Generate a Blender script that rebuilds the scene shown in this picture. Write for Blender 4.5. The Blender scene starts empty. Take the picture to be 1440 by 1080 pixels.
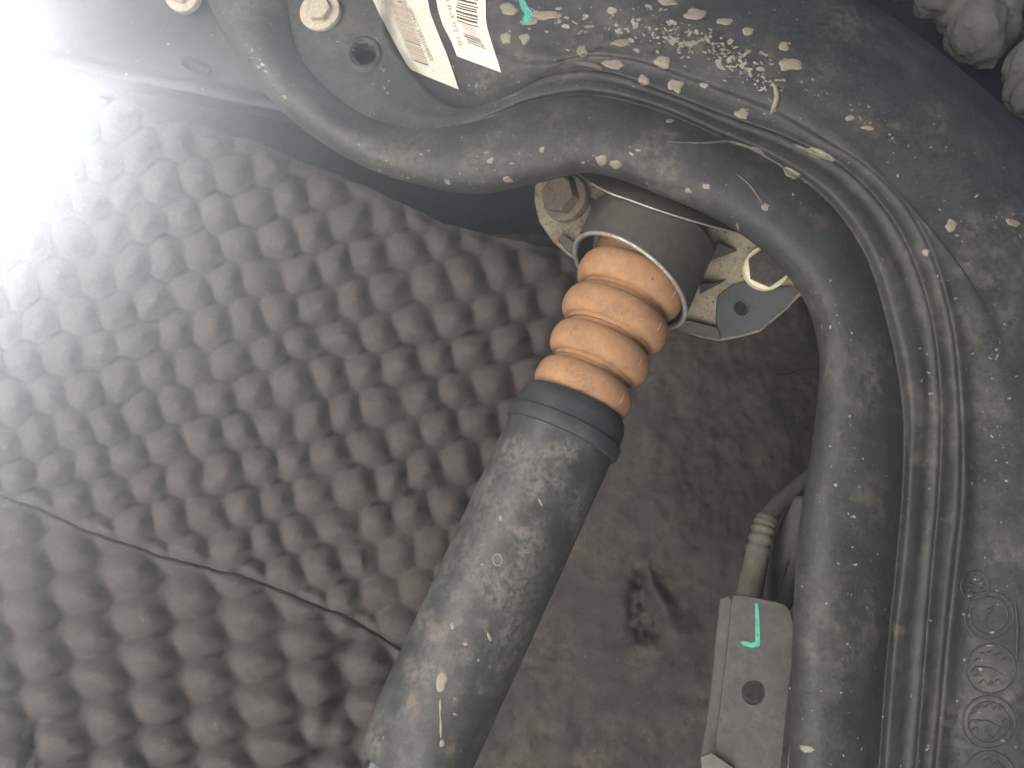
import bpy, bmesh, math, random
from mathutils import Vector, Matrix, noise
from mathutils.bvhtree import BVHTree

random.seed(7)
sc = bpy.context.scene
col = sc.collection

# ---------------------------------------------------------------- camera
FPX = 1130.0                                  # focal length in units of the 1440-wide photograph
PITCH = math.radians(24)                      # looking up into the wheel house
M = Matrix.Translation((0, 0, 0.55)) @ Matrix.Rotation(math.radians(90) + PITCH, 4, 'X')
M3 = M.to_3x3()
cam_data = bpy.data.cameras.new('camera')
cam_data.sensor_width = 36.0
cam_data.lens = 36.0 * FPX / 1440.0
cam_data.clip_start = 0.01
cam_data.clip_end = 200.0
cam = bpy.data.objects.new('camera', cam_data)
cam.matrix_world = M
col.objects.link(cam)
sc.camera = cam

# ---------------------------------------------------------------- sky, sun, daylight from the open side, added low fill
SUN_CAM = Vector((-0.78, 0.36, -1.0)).normalized()      # towards the sun, beyond the open side of the arch
sun_w = (M3 @ SUN_CAM).normalized()
world = bpy.data.worlds.new('World')
sc.world = world
world.use_nodes = True
wn = world.node_tree
bg = wn.nodes['Background']
sky = wn.nodes.new('ShaderNodeTexSky')
sky.sky_type = 'NISHITA'
sky.sun_disc = False
sky.sun_elevation = math.asin(sun_w.z)
sky.sun_rotation = math.atan2(sun_w.x, sun_w.y)
wn.links.new(sky.outputs[0], bg.inputs['Color'])
bg.inputs['Strength'].default_value = 0.05

sd = bpy.data.lights.new('sun', 'SUN')
sd.energy = 5.0
sd.angle = math.radians(0.5)
sd.color = (1.0, 0.97, 0.93)
so = bpy.data.objects.new('sun', sd)
so.rotation_euler = sun_w.to_track_quat('Z', 'Y').to_euler()
so.location = M @ (SUN_CAM * 3)
col.objects.link(so)


def area(name, pos, target, size, energy, color):
    d = bpy.data.lights.new(name, 'AREA')
    d.shape = 'DISK'
    d.size = size
    d.energy = energy
    d.color = color
    o = bpy.data.objects.new(name, d)
    p, t = M @ Vector(pos), M @ Vector(target)
    o.location = p
    o.rotation_euler = (p - t).to_track_quat('Z', 'Y').to_euler()
    col.objects.link(o)


area('daylight_open_side', (-0.64, 0.33, 0.22), (0.0, -0.05, -0.55), 0.6, 9.0, (1.0, 0.94, 0.86))
area('fill_behind', (-0.24, -0.54, 0.42), (0.20, -0.12, -0.46), 0.8, 12.0, (1.0, 0.97, 0.93))  # soft fill lamp added low on the camera side

sc.view_settings.view_transform = 'Standard'
sc.view_settings.look = 'None'
sc.view_settings.gamma = 1.0
sc.view_settings.exposure = 0.3
sc.view_settings.use_curve_mapping = False
sc.cycles.use_denoising = True
sc.cycles.volume_bounces = 0
sc.cycles.max_bounces = 4
sc.cycles.diffuse_bounces = 2
sc.cycles.glossy_bounces = 2
sc.cycles.transparent_max_bounces = 4
sc.cycles.use_adaptive_sampling = True
sc.cycles.adaptive_threshold = 0.04


# ---------------------------------------------------------------- helpers
def P(px, py, d):
    """point seen at pixel (px, py) of the photograph, d metres in front of the camera plane"""
    return Vector(((px - 720.0) / FPX * d, (540.0 - py) / FPX * d, -d))


def mesh_obj(name, verts, faces, mat, parent=None, smooth=True, sharp=None, base=None):
    """verts in camera-frame metres -> one object, origin at its base"""
    wv = [M @ Vector(v) for v in verts]
    if base is None:
        c = Vector((0, 0, 0))
        for v in wv:
            c += v
        c /= len(wv)
        c.z = min(v.z for v in wv)
    else:
        c = M @ Vector(base)
    me = bpy.data.meshes.new(name)
    me.from_pydata([v - c for v in wv], [], faces)
    bm = bmesh.new()
    bm.from_mesh(me)
    bmesh.ops.recalc_face_normals(bm, faces=bm.faces)
    if sharp is not None:
        for e in bm.edges:
            if len(e.link_faces) == 2 and e.calc_face_angle(0) > math.radians(sharp):
                e.smooth = False
    for f in bm.faces:
        f.smooth = smooth
    bm.to_mesh(me)
    bm.free()
    o = bpy.data.objects.new(name, me)
    me.materials.append(mat)
    col.objects.link(o)
    if parent is None:
        o.location = c
    else:
        o.parent = parent
        o.location = c - origin(parent)
    return o


def origin(o):
    v = Vector(o.location)
    while o.parent:
        o = o.parent
        v += o.location
    return v


def thing(name, base, label, cat, group=None):
    o = bpy.data.objects.new(name, None)
    o.empty_display_size = 0.02
    o.location = M @ Vector(base)
    col.objects.link(o)
    return tag(o, label, cat, group)


def tag(o, label, cat, group=None, kind=None):
    if label:
        o['label'] = label
    if cat:
        o['category'] = cat
    if group:
        o['group'] = group
    if kind:
        o['kind'] = kind
    return o


def cr(pts, n):
    """Catmull-Rom through tuples, n samples per segment"""
    out = []
    N = len(pts)
    for i in range(N - 1):
        p0 = pts[max(i - 1, 0)]
        p1, p2 = pts[i], pts[i + 1]
        p3 = pts[min(i + 2, N - 1)]
        for k in range(n):
            t = k / n
            out.append(tuple(0.5 * (2 * b + (c - a) * t + (2 * a - 5 * b + 4 * c - d) * t * t + (3 * b - a - 3 * c + d) * t ** 3)
                             for a, b, c, d in zip(p0, p1, p2, p3)))
    out.append(tuple(pts[-1]))
    return out


def pl(pts, s):
    """point at arc-length fraction s of a polyline"""
    L = [0]
    for a, b in zip(pts, pts[1:]):
        L.append(L[-1] + math.dist(a, b))
    x = min(max(s, 0), 1) * L[-1]
    for i in range(len(pts) - 1):
        if x <= L[i + 1] or i == len(pts) - 2:
            t = (x - L[i]) / max(L[i + 1] - L[i], 1e-9)
            return tuple(p + (q - p) * t for p, q in zip(pts[i], pts[i + 1]))


def grid_faces(nr, nc, wrap=False):
    f = []
    cc = nc if wrap else nc - 1
    for i in range(nr - 1):
        for j in range(cc):
            a = i * nc + j
            b = i * nc + (j + 1) % nc
            f.append((a, b, b + nc, a + nc))
    return f


def sstep(a, b, x):
    t = min(max((x - a) / (b - a), 0), 1)
    return t * t * (3 - 2 * t)


def nz(x, y, z=0.0):
    return noise.noise(Vector((x, y, z)))


def frame(n, up=Vector((0, 1, 0))):
    n = n.normalized()
    u = up.cross(n)
    if u.length < 1e-4:
        u = Vector((1, 0, 0)).cross(n)
    u.normalize()
    return u, n.cross(u)


def lathe(name, A, B, prof, mat, parent, seg=72, sharp=35, wob=0.0, cut=None, base=None, seed=0.0):
    """prof: (t along A->B, radius); cut=(index, point, normal) slides one ring onto a plane"""
    ax = (B - A).normalized()
    L = (B - A).length
    u, v = frame(ax)
    vs = []
    for i, (t, r) in enumerate(prof):
        c = A + (B - A) * t
        for k in range(seg):
            a = 2 * math.pi * k / seg
            d = u * math.cos(a) + v * math.sin(a)
            rr = r * (1 + wob * nz(math.cos(a) * 1.5 + seed, math.sin(a) * 1.5, t * 9))
            p = c + d * rr
            if cut and i in cut[0]:
                off = cut[3] if len(cut) > 3 else 0
                s = (cut[1] - p).dot(cut[2]) / ax.dot(cut[2])
                p = p + ax * s
            vs.append(p)
    return mesh_obj(name, vs, grid_faces(len(prof), seg, True), mat, parent, sharp=sharp, base=base)


def tube(name, pts, rads, mat, parent=None, seg=16, base=None, sharp=50):
    vs = []
    n = len(pts)
    for i in range(n):
        d = (pts[min(i + 1, n - 1)] - pts[max(i - 1, 0)]).normalized()
        u, v = frame(d, Vector((0.2, 0.3, 1)))
        for k in range(seg):
            a = 2 * math.pi * k / seg
            vs.append(pts[i] + (u * math.cos(a) + v * math.sin(a)) * rads[i])
    f = grid_faces(n, seg, True)
    f.append(tuple(range(seg)))
    f.append(tuple(range((n - 1) * seg, n * seg)))
    return mesh_obj(name, vs, f, mat, parent, sharp=sharp, base=base)


def plate(name, outline, holes, dfn, thick, mat, parent=None, bev=1.2, base=None):
    """sheet with holes: outline in picture units laid on a real plane (depth function dfn), thickness in metres"""
    cu = bpy.data.curves.new('tmp', 'CURVE')
    cu.dimensions = '2D'
    cu.fill_mode = 'BOTH'
    T = 8.0
    cu.extrude = T
    cu.bevel_depth = bev
    cu.bevel_resolution = 2
    for ring in [outline] + holes:
        s = cu.splines.new('POLY')
        s.points.add(len(ring) - 1)
        for p, q in zip(s.points, ring):
            p.co = (q[0], -q[1], 0, 1)
        s.use_cyclic_u = True
    ob = bpy.data.objects.new('tmp', cu)
    col.objects.link(ob)
    dg = bpy.context.evaluated_depsgraph_get()
    me = bpy.data.meshes.new_from_object(ob.evaluated_get(dg))
    vs = []
    for v in me.vertices:
        x, y = v.co.x, -v.co.y
        d = dfn(x, y)
        p = P(x, y, d)
        vs.append(p + Vector((0, 0, 1)) * ((v.co.z / (T + bev) - 1) * thick * 0.5))
    fs = [tuple(p.vertices) for p in me.polygons]
    bpy.data.objects.remove(ob)
    bpy.data.curves.remove(cu)
    bpy.data.meshes.remove(me)
    o = mesh_obj(name, vs, fs, mat, parent, sharp=40, base=base)
    return o


def circ(x, y, rx, ry=None, n=28, rot=0):
    ry = ry or rx
    return [(x + rx * math.cos(a) * math.cos(rot) - ry * math.sin(a) * math.sin(rot),
             y + rx * math.cos(a) * math.sin(rot) + ry * math.sin(a) * math.cos(rot))
            for a in [2 * math.pi * k / n for k in range(n)]]


# ---------------------------------------------------------------- materials
def material(name, base, dust=None, dust_amt=0.5, dust_scale=9.0, rough=0.55, dust_rough=0.9, speck=None, speck_amt=0.0,
             speck_scale=220.0, bump=0.15, bump_scale=160.0, metallic=0.0, vary=0.25, spec=0.5, scratch=0.0, dust2=None, dust2_amt=0.3,
             sheen=0.0, coat_rot=(0, 0, 0), stretch=(1, 1, 1), grain=0.45):
    dust_scale, bump_scale, speck_scale = dust_scale * 3.6, bump_scale * 3.0, speck_scale * 2.8
    m = bpy.data.materials.new(name)
    m.use_nodes = True
    nt = m.node_tree
    N, L = nt.nodes, nt.links
    b = N['Principled BSDF']
    tc = N.new('ShaderNodeTexCoord')
    mp = N.new('ShaderNodeMapping')
    mp.inputs['Rotation'].default_value = coat_rot
    mp.inputs['Scale'].default_value = stretch
    L.new(tc.outputs['Object'], mp.inputs['Vector'])
    vec = mp.outputs['Vector']

    def nse(scale, detail=6.0, r=0.6, off=0.0):
        n = N.new('ShaderNodeTexNoise')
        n.inputs['Scale'].default_value = scale
        n.inputs['Detail'].default_value = min(detail, 4.0)
        n.inputs['Roughness'].default_value = r
        if off:
            a = N.new('ShaderNodeVectorMath')
            a.operation = 'ADD'
            a.inputs[1].default_value = (off, off * 1.7, -off)
            L.new(vec, a.inputs[0])
            L.new(a.outputs[0], n.inputs['Vector'])
        else:
            L.new(vec, n.inputs['Vector'])
        return n.outputs['Fac']

    def ramp(fac, lo, hi):
        r = N.new('ShaderNodeMapRange')
        r.interpolation_type = 'SMOOTHSTEP'
        r.inputs['From Min'].default_value = lo
        r.inputs['From Max'].default_value = hi
        L.new(fac, r.inputs['Value'])
        return r.outputs['Result']

    def mix(fac, c1, c2):
        x = N.new('ShaderNodeMix')
        x.data_type = 'RGBA'
        if isinstance(fac, float):
            x.inputs['Factor'].default_value = fac
        else:
            L.new(fac, x.inputs['Factor'])
        for sock, c in ((x.inputs['A'], c1), (x.inputs['B'], c2)):
            if isinstance(c, tuple):
                sock.default_value = (*c, 1)
            else:
                L.new(c, sock)
        return x.outputs['Result']

    def mul(a, k):
        x = N.new('ShaderNodeMath')
        x.operation = 'MULTIPLY'
        L.new(a, x.inputs[0])
        if isinstance(k, float):
            x.inputs[1].default_value = k
        else:
            L.new(k, x.inputs[1])
        return x.outputs[0]

    lo = tuple(c * (1 - vary) for c in base)
    hi = tuple(min(c * (1 + vary), 1) for c in base)
    c = mix(ramp(nse(dust_scale * 3.3, 8, 0.7, 3.1), 0.3, 0.7), lo, hi)
    rgh = None
    c = mix(mul(ramp(nse(dust_scale * 26, 4, 0.75, 6.1), 0.35, 0.75), grain), c, tuple(min(x * 2.3 + 0.012, 1) for x in base))
    if dust:
        big = ramp(nse(dust_scale, 7, 0.62), 0.62 - 0.3 * dust_amt, 0.80 - 0.2 * dust_amt)
        fine = ramp(nse(dust_scale * 9, 6, 0.75, 1.3), 0.36, 0.62)
        f = mul(mul(big, fine), 0.9)
        c = mix(f, c, dust)
        rgh = f
    if dust2:
        f2 = mul(ramp(nse(dust_scale * 1.7, 6, 0.6, 7.7), 0.66 - 0.25 * dust2_amt, 0.82 - 0.2 * dust2_amt),
                 ramp(nse(dust_scale * 20, 4, 0.7, 2.9), 0.2, 0.7))
        c = mix(f2, c, dust2)
    if scratch > 0:
        m2 = N.new('ShaderNodeMapping')
        m2.inputs['Rotation'].default_value = (0.4, 0.7, 0.9)
        m2.inputs['Scale'].default_value = (1, 14, 14)
        L.new(tc.outputs['Object'], m2.inputs['Vector'])
        n = N.new('ShaderNodeTexNoise')
        n.inputs['Scale'].default_value = 110
        n.inputs['Detail'].default_value = 3
        L.new(m2.outputs['Vector'], n.inputs['Vector'])
        msk = ramp(nse(30.0, 4, 0.6, 5.5), 0.45, 0.65)
        c = mix(mul(mul(ramp(n.outputs['Fac'], 0.66, 0.72), msk), scratch), c, (0.30, 0.28, 0.25))
    if speck:
        s = ramp(nse(speck_scale, 2, 0.5, 4.2), 0.74 - 0.12 * speck_amt, 0.77 - 0.12 * speck_amt)
        c = mix(s, c, speck)
    L.new(c, b.inputs['Base Color'])
    if rgh is not None:
        r = N.new('ShaderNodeMapRange')
        r.inputs['To Min'].default_value = rough
        r.inputs['To Max'].default_value = dust_rough
        L.new(rgh, r.inputs['Value'])
        L.new(r.outputs['Result'], b.inputs['Roughness'])
    else:
        b.inputs['Roughness'].default_value = rough
    b.inputs['Metallic'].default_value = metallic
    b.inputs['Specular IOR Level'].default_value = spec
    if sheen:
        b.inputs['Sheen Weight'].default_value = sheen
        b.inputs['Sheen Roughness'].default_value = 0.6
    if bump > 0:
        bp = N.new('ShaderNodeBump')
        bp.inputs['Strength'].default_value = bump
        bp.inputs['Distance'].default_value = 0.0012
        L.new(nse(bump_scale, 6, 0.65, 0.7), bp.inputs['Height'])
        L.new(bp.outputs['Normal'], b.inputs['Normal'])
    return m


MT = {}
MT['foam'] = material('foam_brown_grey', (0.092, 0.077, 0.069), dust=(0.158, 0.130, 0.110), dust_amt=0.35, dust_scale=14, rough=1.0,
                      speck=(0.5, 0.48, 0.45), speck_amt=0.55, speck_scale=480, bump=0.6, bump_scale=420, spec=0.1, sheen=0.15)
MT['foam_lit'] = material('foam_grey_lit', (0.19, 0.185, 0.172), dust=(0.26, 0.25, 0.225), dust_amt=0.5, rough=1.0, bump=0.3, bump_scale=420,  # base lightened to stand for other light falling on the offcuts
                           spec=0.1, vary=0.15)
MT['beam'] = material('black_coated_steel', (0.050, 0.051, 0.051), dust=(0.17, 0.157, 0.135), dust_amt=0.55, dust_scale=6, rough=0.60,
                      speck=(0.42, 0.40, 0.34), speck_amt=0.12, speck_scale=150, bump=0.12, bump_scale=240, scratch=0.5,
                      dust2=(0.18, 0.148, 0.115), dust2_amt=0.33)
MT['panel'] = material('dark_body_panel', (0.032, 0.033, 0.035), dust=(0.07, 0.066, 0.062), dust_amt=0.45, dust_scale=10, rough=0.6,
                       speck=(0.4, 0.39, 0.36), speck_amt=0.05, speck_scale=120, bump=0.08)
MT['dark'] = material('dark_underseal', (0.045, 0.045, 0.047), dust=(0.09, 0.08, 0.07), dust_amt=0.3, dust_scale=10, rough=0.85, bump=0.3)
MT['liner'] = material('dusty_wheel_liner', (0.058, 0.052, 0.049), dust=(0.165, 0.134, 0.102), dust_amt=0.62, dust_scale=7.0, rough=0.8,
                       speck=(0.30, 0.28, 0.24), speck_amt=0.08, speck_scale=130, bump=0.5, bump_scale=210, dust2=(0.035, 0.035, 0.037),
                       dust2_amt=0.35)
MT['tube'] = material('dusty_black_tube', (0.052, 0.053, 0.051), dust=(0.20, 0.190, 0.165), dust_amt=0.70, dust_scale=9, rough=0.46,
                      dust_rough=0.75, speck=(0.35, 0.33, 0.28), speck_amt=0.08, speck_scale=140, bump=0.10, scratch=0.35,
                      dust2=(0.22, 0.175, 0.135), dust2_amt=0.5)
MT['cap'] = material('black_cap', (0.038, 0.041, 0.044), dust=(0.11, 0.11, 0.105), dust_amt=0.45, dust_scale=25, rough=0.6, bump=0.15)
MT['orange'] = material('orange_bump_stop', (0.44, 0.238, 0.125), dust=(0.27, 0.165, 0.105), dust_amt=0.55, dust_scale=22, rough=0.78, spec=0.3,
                        bump=0.10, bump_scale=300, vary=0.12, speck=(0.16, 0.08, 0.05), speck_amt=0.02, speck_scale=120, grain=0.18)
MT['bracket_grey'] = material('zinc_grey', (0.13, 0.122, 0.108), dust=(0.25, 0.225, 0.18), dust_amt=0.5, dust_scale=14, rough=0.6, bump=0.12)
MT['mount'] = material('dusty_mount_metal', (0.070, 0.060, 0.052), dust=(0.11, 0.095, 0.078), dust_amt=0.4, dust_scale=20, rough=0.6,
                       bump=0.12, speck=(0.03, 0.03, 0.03), speck_amt=0.04, speck_scale=130)
MT['cream_plate'] = material('sandy_dusty_plate', (0.30, 0.25, 0.175), dust=(0.12, 0.098, 0.072), dust_amt=0.55, dust_scale=22, rough=0.8,
                             bump=0.2, speck=(0.06, 0.05, 0.045), speck_amt=0.8, speck_scale=190)
MT['pad'] = material('clean_dark_pad', (0.065, 0.068, 0.075), rough=0.6, bump=0.06, grain=0.18)
MT['rim'] = material('worn_highlight_rim', (0.42, 0.40, 0.36), dust=(0.2, 0.18, 0.15), dust_amt=0.5, dust_scale=40, rough=0.42, metallic=0.5, bump=0.1)
MT['bolt'] = material('rusty_bolt', (0.21, 0.165, 0.13), dust=(0.10, 0.065, 0.045), dust_amt=0.5, dust_scale=60, rough=0.65, metallic=0.2, bump=0.3,
                      bump_scale=500)
MT['bolt_pale'] = material('pale_bolt', (0.45, 0.385, 0.30), dust=(0.30, 0.24, 0.18), dust_amt=0.45, dust_scale=40, rough=0.6, bump=0.12)
MT['bolt_dirty'] = material('dirty_bolt_face', (0.055, 0.050, 0.045), dust=(0.22, 0.20, 0.17), dust_amt=0.5, dust_scale=90, rough=0.5, bump=0.6,
                            bump_scale=420)
MT['washer_cream'] = material('cream_washer', (0.86, 0.78, 0.55), dust=(0.75, 0.55, 0.25), dust_amt=0.3, dust_scale=50, rough=0.5, bump=0.05, vary=0.08, grain=0.05)
MT['chrome'] = material('bright_damper_body', (0.62, 0.63, 0.64), rough=0.18, metallic=1.0, bump=0.02, vary=0.05, grain=0.05)
MT['label'] = material('aged_label_paper', (0.86, 0.81, 0.68), dust=(0.60, 0.45, 0.28), dust_amt=0.20, dust_scale=42, rough=0.55, bump=0.03,
                       speck=(0.10, 0.08, 0.06), speck_amt=0.08, speck_scale=210, vary=0.04, grain=0.05)
MT['ink'] = material('black_ink', (0.075, 0.06, 0.055), rough=0.6, bump=0, vary=0.3, dust=(0.3, 0.22, 0.16), dust_amt=0.4, dust_scale=90, grain=0.05)
MT['ink_faded'] = material('faded_ink', (0.44, 0.35, 0.29), rough=0.6, bump=0, vary=0.2, dust=(0.16, 0.12, 0.10), dust_amt=0.35, dust_scale=60, grain=0.05)
MT['ink_band'] = material('faded_pink_band', (0.74, 0.62, 0.50), rough=0.6, bump=0, vary=0.05, grain=0.05)
MT['drop'] = material('cream_sealer_drop', (0.27, 0.235, 0.18), dust=(0.20, 0.17, 0.13), dust_amt=0.5, dust_scale=70, rough=0.6, bump=0.15)
MT['fleck'] = material('pale_chipped_fleck', (0.27, 0.25, 0.205), rough=0.7, bump=0.1, vary=0.5)
MT['green'] = material('green_paint_mark', (0.10, 0.46, 0.33), dust=(0.07, 0.20, 0.16), dust_amt=0.4, dust_scale=60, rough=0.6, bump=0.1, grain=0.05)
MT['rubber'] = material('grey_rubber', (0.075, 0.073, 0.068), dust=(0.13, 0.12, 0.10), dust_amt=0.5, dust_scale=20, rough=0.8, bump=0.12)
MT['boot'] = material('dusty_ribbed_boot', (0.11, 0.10, 0.082), dust=(0.22, 0.195, 0.15), dust_amt=0.5, dust_scale=40, rough=0.85, bump=0.2)
MT['bracket'] = material('dusty_grey_bracket', (0.078, 0.075, 0.068), dust=(0.165, 0.150, 0.124), dust_amt=0.5, dust_scale=16, rough=0.6, bump=0.14,
                         speck=(0.05, 0.05, 0.05), speck_amt=0.06, speck_scale=120, scratch=0.4)
MT['scuff'] = material('sealant_string', (0.13, 0.12, 0.105), rough=0.7, bump=0.2, vary=0.3)


# ================================================================ LARGE STRUCTURE
# ---- back wall of the wheel house, behind the foam and the mount
def back_panel():
    vs, nr, nc = [], 60, 90
    for i in range(nr):
        for j in range(nc):
            x = 92 + (1900 - 92) * j / (nc - 1)
            y = -500 + (1500 + 500) * i / (nr - 1)
            d = 0.705 + 0.012 * nz(x / 160, y / 160) + 0.004 * nz(x / 40, y / 40, 3)
            vs.append(P(x, y, d))
    o = mesh_obj('inner_wall', vs, grid_faces(nr, nc), MT['dark'])
    tag(o, 'dark inner wall of the wheel house behind foam and beam', None, kind='structure')


back_panel()

# ---- dusty liner to the right of the damper
TEAR = [(898, 800), (893, 850), (905, 890), (922, 868), (930, 835)]


def liner():
    vs, nr, nc = [], 200, 170
    for i in range(nr):
        for j in range(nc):
            x = 640 + (1330 - 640) * j / (nc - 1)
            y = 330 + (1300 - 330) * i / (nr - 1)
            d = 0.600 - 0.00006 * (y - 600)
            d += 0.020 * sstep(930, 780, x)                        # rolls back behind the damper
            d += 0.005 * nz(x / 90, y / 90) + 0.0026 * nz(x / 26, y / 26, 5) + 0.0010 * nz(x / 9, y / 9, 2)
            # shallow vertical rib and the seam across the bottom
            rib = 985 - 0.16 * (y - 560)
            d -= 0.006 * math.exp(-((x - rib - 110) / 60) ** 2)
            seam = 955 + 0.16 * (x - 860) + 5 * nz(x / 30, 1)
            d += 0.0025 * sstep(seam - 4, seam + 6, y)
            # torn gouge
            g1 = (x - (896 + 0.10 * (y - 800)) + 9 * nz(y / 17, 3)) / (5 + 14 * sstep(790, 880, y))
            g2 = sstep(790, 815, y) * (1 - sstep(885, 912, y + 10 * nz(x / 10, 2)))
            d += 0.018 * math.exp(-(g1 * g1)) * g2 * (0.75 + 0.6 * nz(x / 9, y / 9, 4))
            d -= 0.006 * math.exp(-((g1 - 2.2) / 0.9) ** 2) * g2
            d -= 0.0025 * abs(nz(x / 13, y / 13, 7)) * sstep(900, 980, x) * (1 - sstep(760, 800, y))
            vs.append(P(x, y, d))
    o = mesh_obj('wheel_liner', vs, grid_faces(nr, nc), MT['liner'])
    return tag(o, 'brown dusty wheel liner with torn dent, right of the damper', 'wheel liner')


liner_o = liner()


# ---- body panel at the upper left, with pale bolt head and slot
def rail_panel():
    rows = [(-260, .525), (-120, .520), (0, .518), (70, .518), (112, .518), (124, .512), (132, .511), (139, .514), (146, .530), (152, .560)]
    fine = cr(rows, 6)
    vs, nc = [], 70
    for (y, d) in fine:
        for j in range(nc):
            s = j / (nc - 1)
            x = 25 + (900 - 25) * s
            yy = y + (x - 300) * 0.20 + 1.5 * nz(x / 50, y / 40)
            xx = x - 0.10 * max(0, 60 - y) * (1 - s)
            vs.append(P(xx, yy, d + 0.02 * (1 - s) ** 3 - 0.004 * s + 0.0012 * nz(x / 70, y / 50, 4)))
    o = mesh_obj('body_panel', vs, grid_faces(len(fine), nc), MT['panel'])
    tag(o, 'dark grey body panel behind the tubular lip, upper left', 'body panel')
    return o


panel_o = rail_panel()

# ---- the beam: one pressed sheet lofted through measured rails
#        E (edge of tube lip)   V (valley)     R1          R2          F           M            B            O          depth
ST = [((262, -130), (395, -130), (440, -130), (535, -130), (640, -200), (760, -260), (900, -320), (930, -340), .492),
      ((293, 0), (406, 0), (455, 0), (537, 0), (650, -50), (780, -160), (920, -250), (960, -270), .484),
      ((328, 70), (420, 70), (470, 60), (546, 55), (660, 0), (800, -110), (960, -190), (1000, -205), .478),
      ((385, 145), (455, 118), (500, 105), (574, 98), (680, 40), (830, -60), (1010, -135), (1050, -150), .472),
      ((470, 212), (512, 160), (550, 145), (610, 137), (710, 65), (860, -20), (1060, -85), (1095, -105), .466),
      ((560, 252), (585, 180), (610, 165), (652, 152), (740, 78), (900, 10), (1110, -40), (1145, -60), .460),
      ((667, 272), (667, 171), (680, 157), (705, 138), (785, 82), (950, 30), (1150, 0), (1185, -25), .452),
      ((760, 256), (748, 143), (755, 128), (772, 105), (835, 75), (1000, 50), (1195, 39), (1232, 10), .446),
      ((835, 243), (830, 133), (836, 118), (850, 101), (905, 85), (1050, 75), (1247, 78), (1290, 50), .441),
      ((931, 275), (920, 153), (926, 141), (938, 131), (990, 115), (1110, 115), (1310, 120), (1350, 98), .436),
      ((1020, 315), (1008, 190), (1016, 178), (1032, 167), (1080, 150), (1180, 170), (1374, 168), (1400, 140), .431),
      ((1090, 368), (1085, 225), (1096, 212), (1112, 196), (1150, 190), (1250, 240), (1440, 240), (1475, 215), .427),
      ((1135, 430), (1160, 278), (1176, 262), (1195, 243), (1230, 240), (1320, 330), (1500, 340), (1535, 320), .423),
      ((1152, 500), (1216, 355), (1236, 338), (1262, 322), (1296, 322), (1390, 420), (1560, 460), (1600, 445), .418),
      ((1150, 560), (1250, 460), (1278, 447), (1305, 430), (1337, 440), (1440, 520), (1590, 580), (1640, 570), .412),
      ((1143, 620), (1270, 570), (1296, 555), (1321, 550), (1352, 565), (1470, 620), (1610, 680), (1660, 680), .406),
      ((1130, 702), (1270, 680), (1290, 670), (1319, 685), (1354, 690), (1475, 720), (1620, 760), (1670, 770), .399),
      ((1120, 790), (1262, 780), (1284, 778), (1309, 795), (1345, 790), (1475, 810), (1620, 840), (1670, 850), .392),
      ((1116, 880), (1252, 880), (1271, 880), (1302, 886), (1334, 890), (1470, 900), (1620, 920), (1670, 930), .385),
      ((1113, 970), (1244, 970), (1264, 980), (1294, 988), (1325, 995), (1465, 1000), (1620, 1010), (1670, 1010), .378),
      ((1110, 1090), (1236, 1090), (1255, 1090), (1286, 1090), (1316, 1090), (1460, 1090), (1620, 1090), (1670, 1090), .370),
      ((1104, 1250), (1226, 1250), (1245, 1250), (1276, 1250), (1306, 1250), (1450, 1250), (1620, 1250), (1670, 1250), .360)]


def beam_section(i, st):
    E, V, R1, R2, F, Mm, B, O, d0 = st
    k = sstep(4.5, 8.5, i)                          # 0 on the flat plate at the left, 1 on the ridged arch
    q = sstep(12, 16, i)                            # straight leg on the right
    lp = lambda a, b, t: (a[0] + (b[0] - a[0]) * t, a[1] + (b[1] - a[1]) * t)
    mixd = lambda a, b: a + (b - a) * k
    s = []
    s.append((*lp(E, V, 0.55), d0 + 0.075))
    s.append((*lp(E, V, 0.18), d0 + 0.050))
    s.append((*lp(E, V, 0.02), d0 + 0.026))
    s.append((*E, d0 + 0.008))
    s.append((*lp(E, V, 0.10), d0 - 0.0035))
    s.append((*lp(E, V, 0.30), d0 - 0.0095))
    s.append((*lp(E, V, 0.55), d0 - 0.0090))
    s.append((*lp(E, V, 0.80), d0 - 0.0028))
    s.append((*lp(E, V, 0.95), d0 + mixd(0.003, 0.005)))
    s.append((*V, d0 + mixd(0.005, 0.008)))
    s.append((*lp(V, R1, 0.45), d0 + mixd(0.006, 0.0024)))
    s.append((*R1, d0 + mixd(0.006, 0.0030)))
    s.append((*lp(R1, R2, 0.45), d0 + mixd(0.006, 0.0052)))
    s.append((*lp(R1, R2, 0.88), d0 + mixd(0.006, 0.0032)))
    s.append((*R2, d0 + mixd(0.007, -0.001)))
    s.append((*lp(R2, F, 0.10), d0 + mixd(0.014, -0.0025)))
    s.append((*lp(R2, F, 0.45), d0 + mixd(0.016, -0.0025 + 0.002 * q)))
    s.append((*lp(R2, F, 0.80), d0 + mixd(0.012, -0.004 + 0.002 * q)))
    s.append((*F, d0 + mixd(0.004, -0.007 - 0.004 * q)))
    s.append((*lp(F, Mm, 0.18), d0 + mixd(0.000, -0.009 + 0.001 * q)))
    s.append((*lp(F, Mm, 0.6), d0 + mixd(-0.006, -0.012)))
    s.append((*Mm, d0 - 0.013))
    s.append((*lp(Mm, B, 0.55), d0 - 0.014))
    s.append((*B, d0 - 0.006))
    s.append((*lp(B, O, 0.55), d0 + 0.004))
    s.append((*O, d0 + 0.020))
    s.append((O[0] - 4, O[1] + 5, d0 + 0.040))
    s.append((O[0] - 40, O[1] + 40, d0 + 0.080))
    return s


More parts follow.
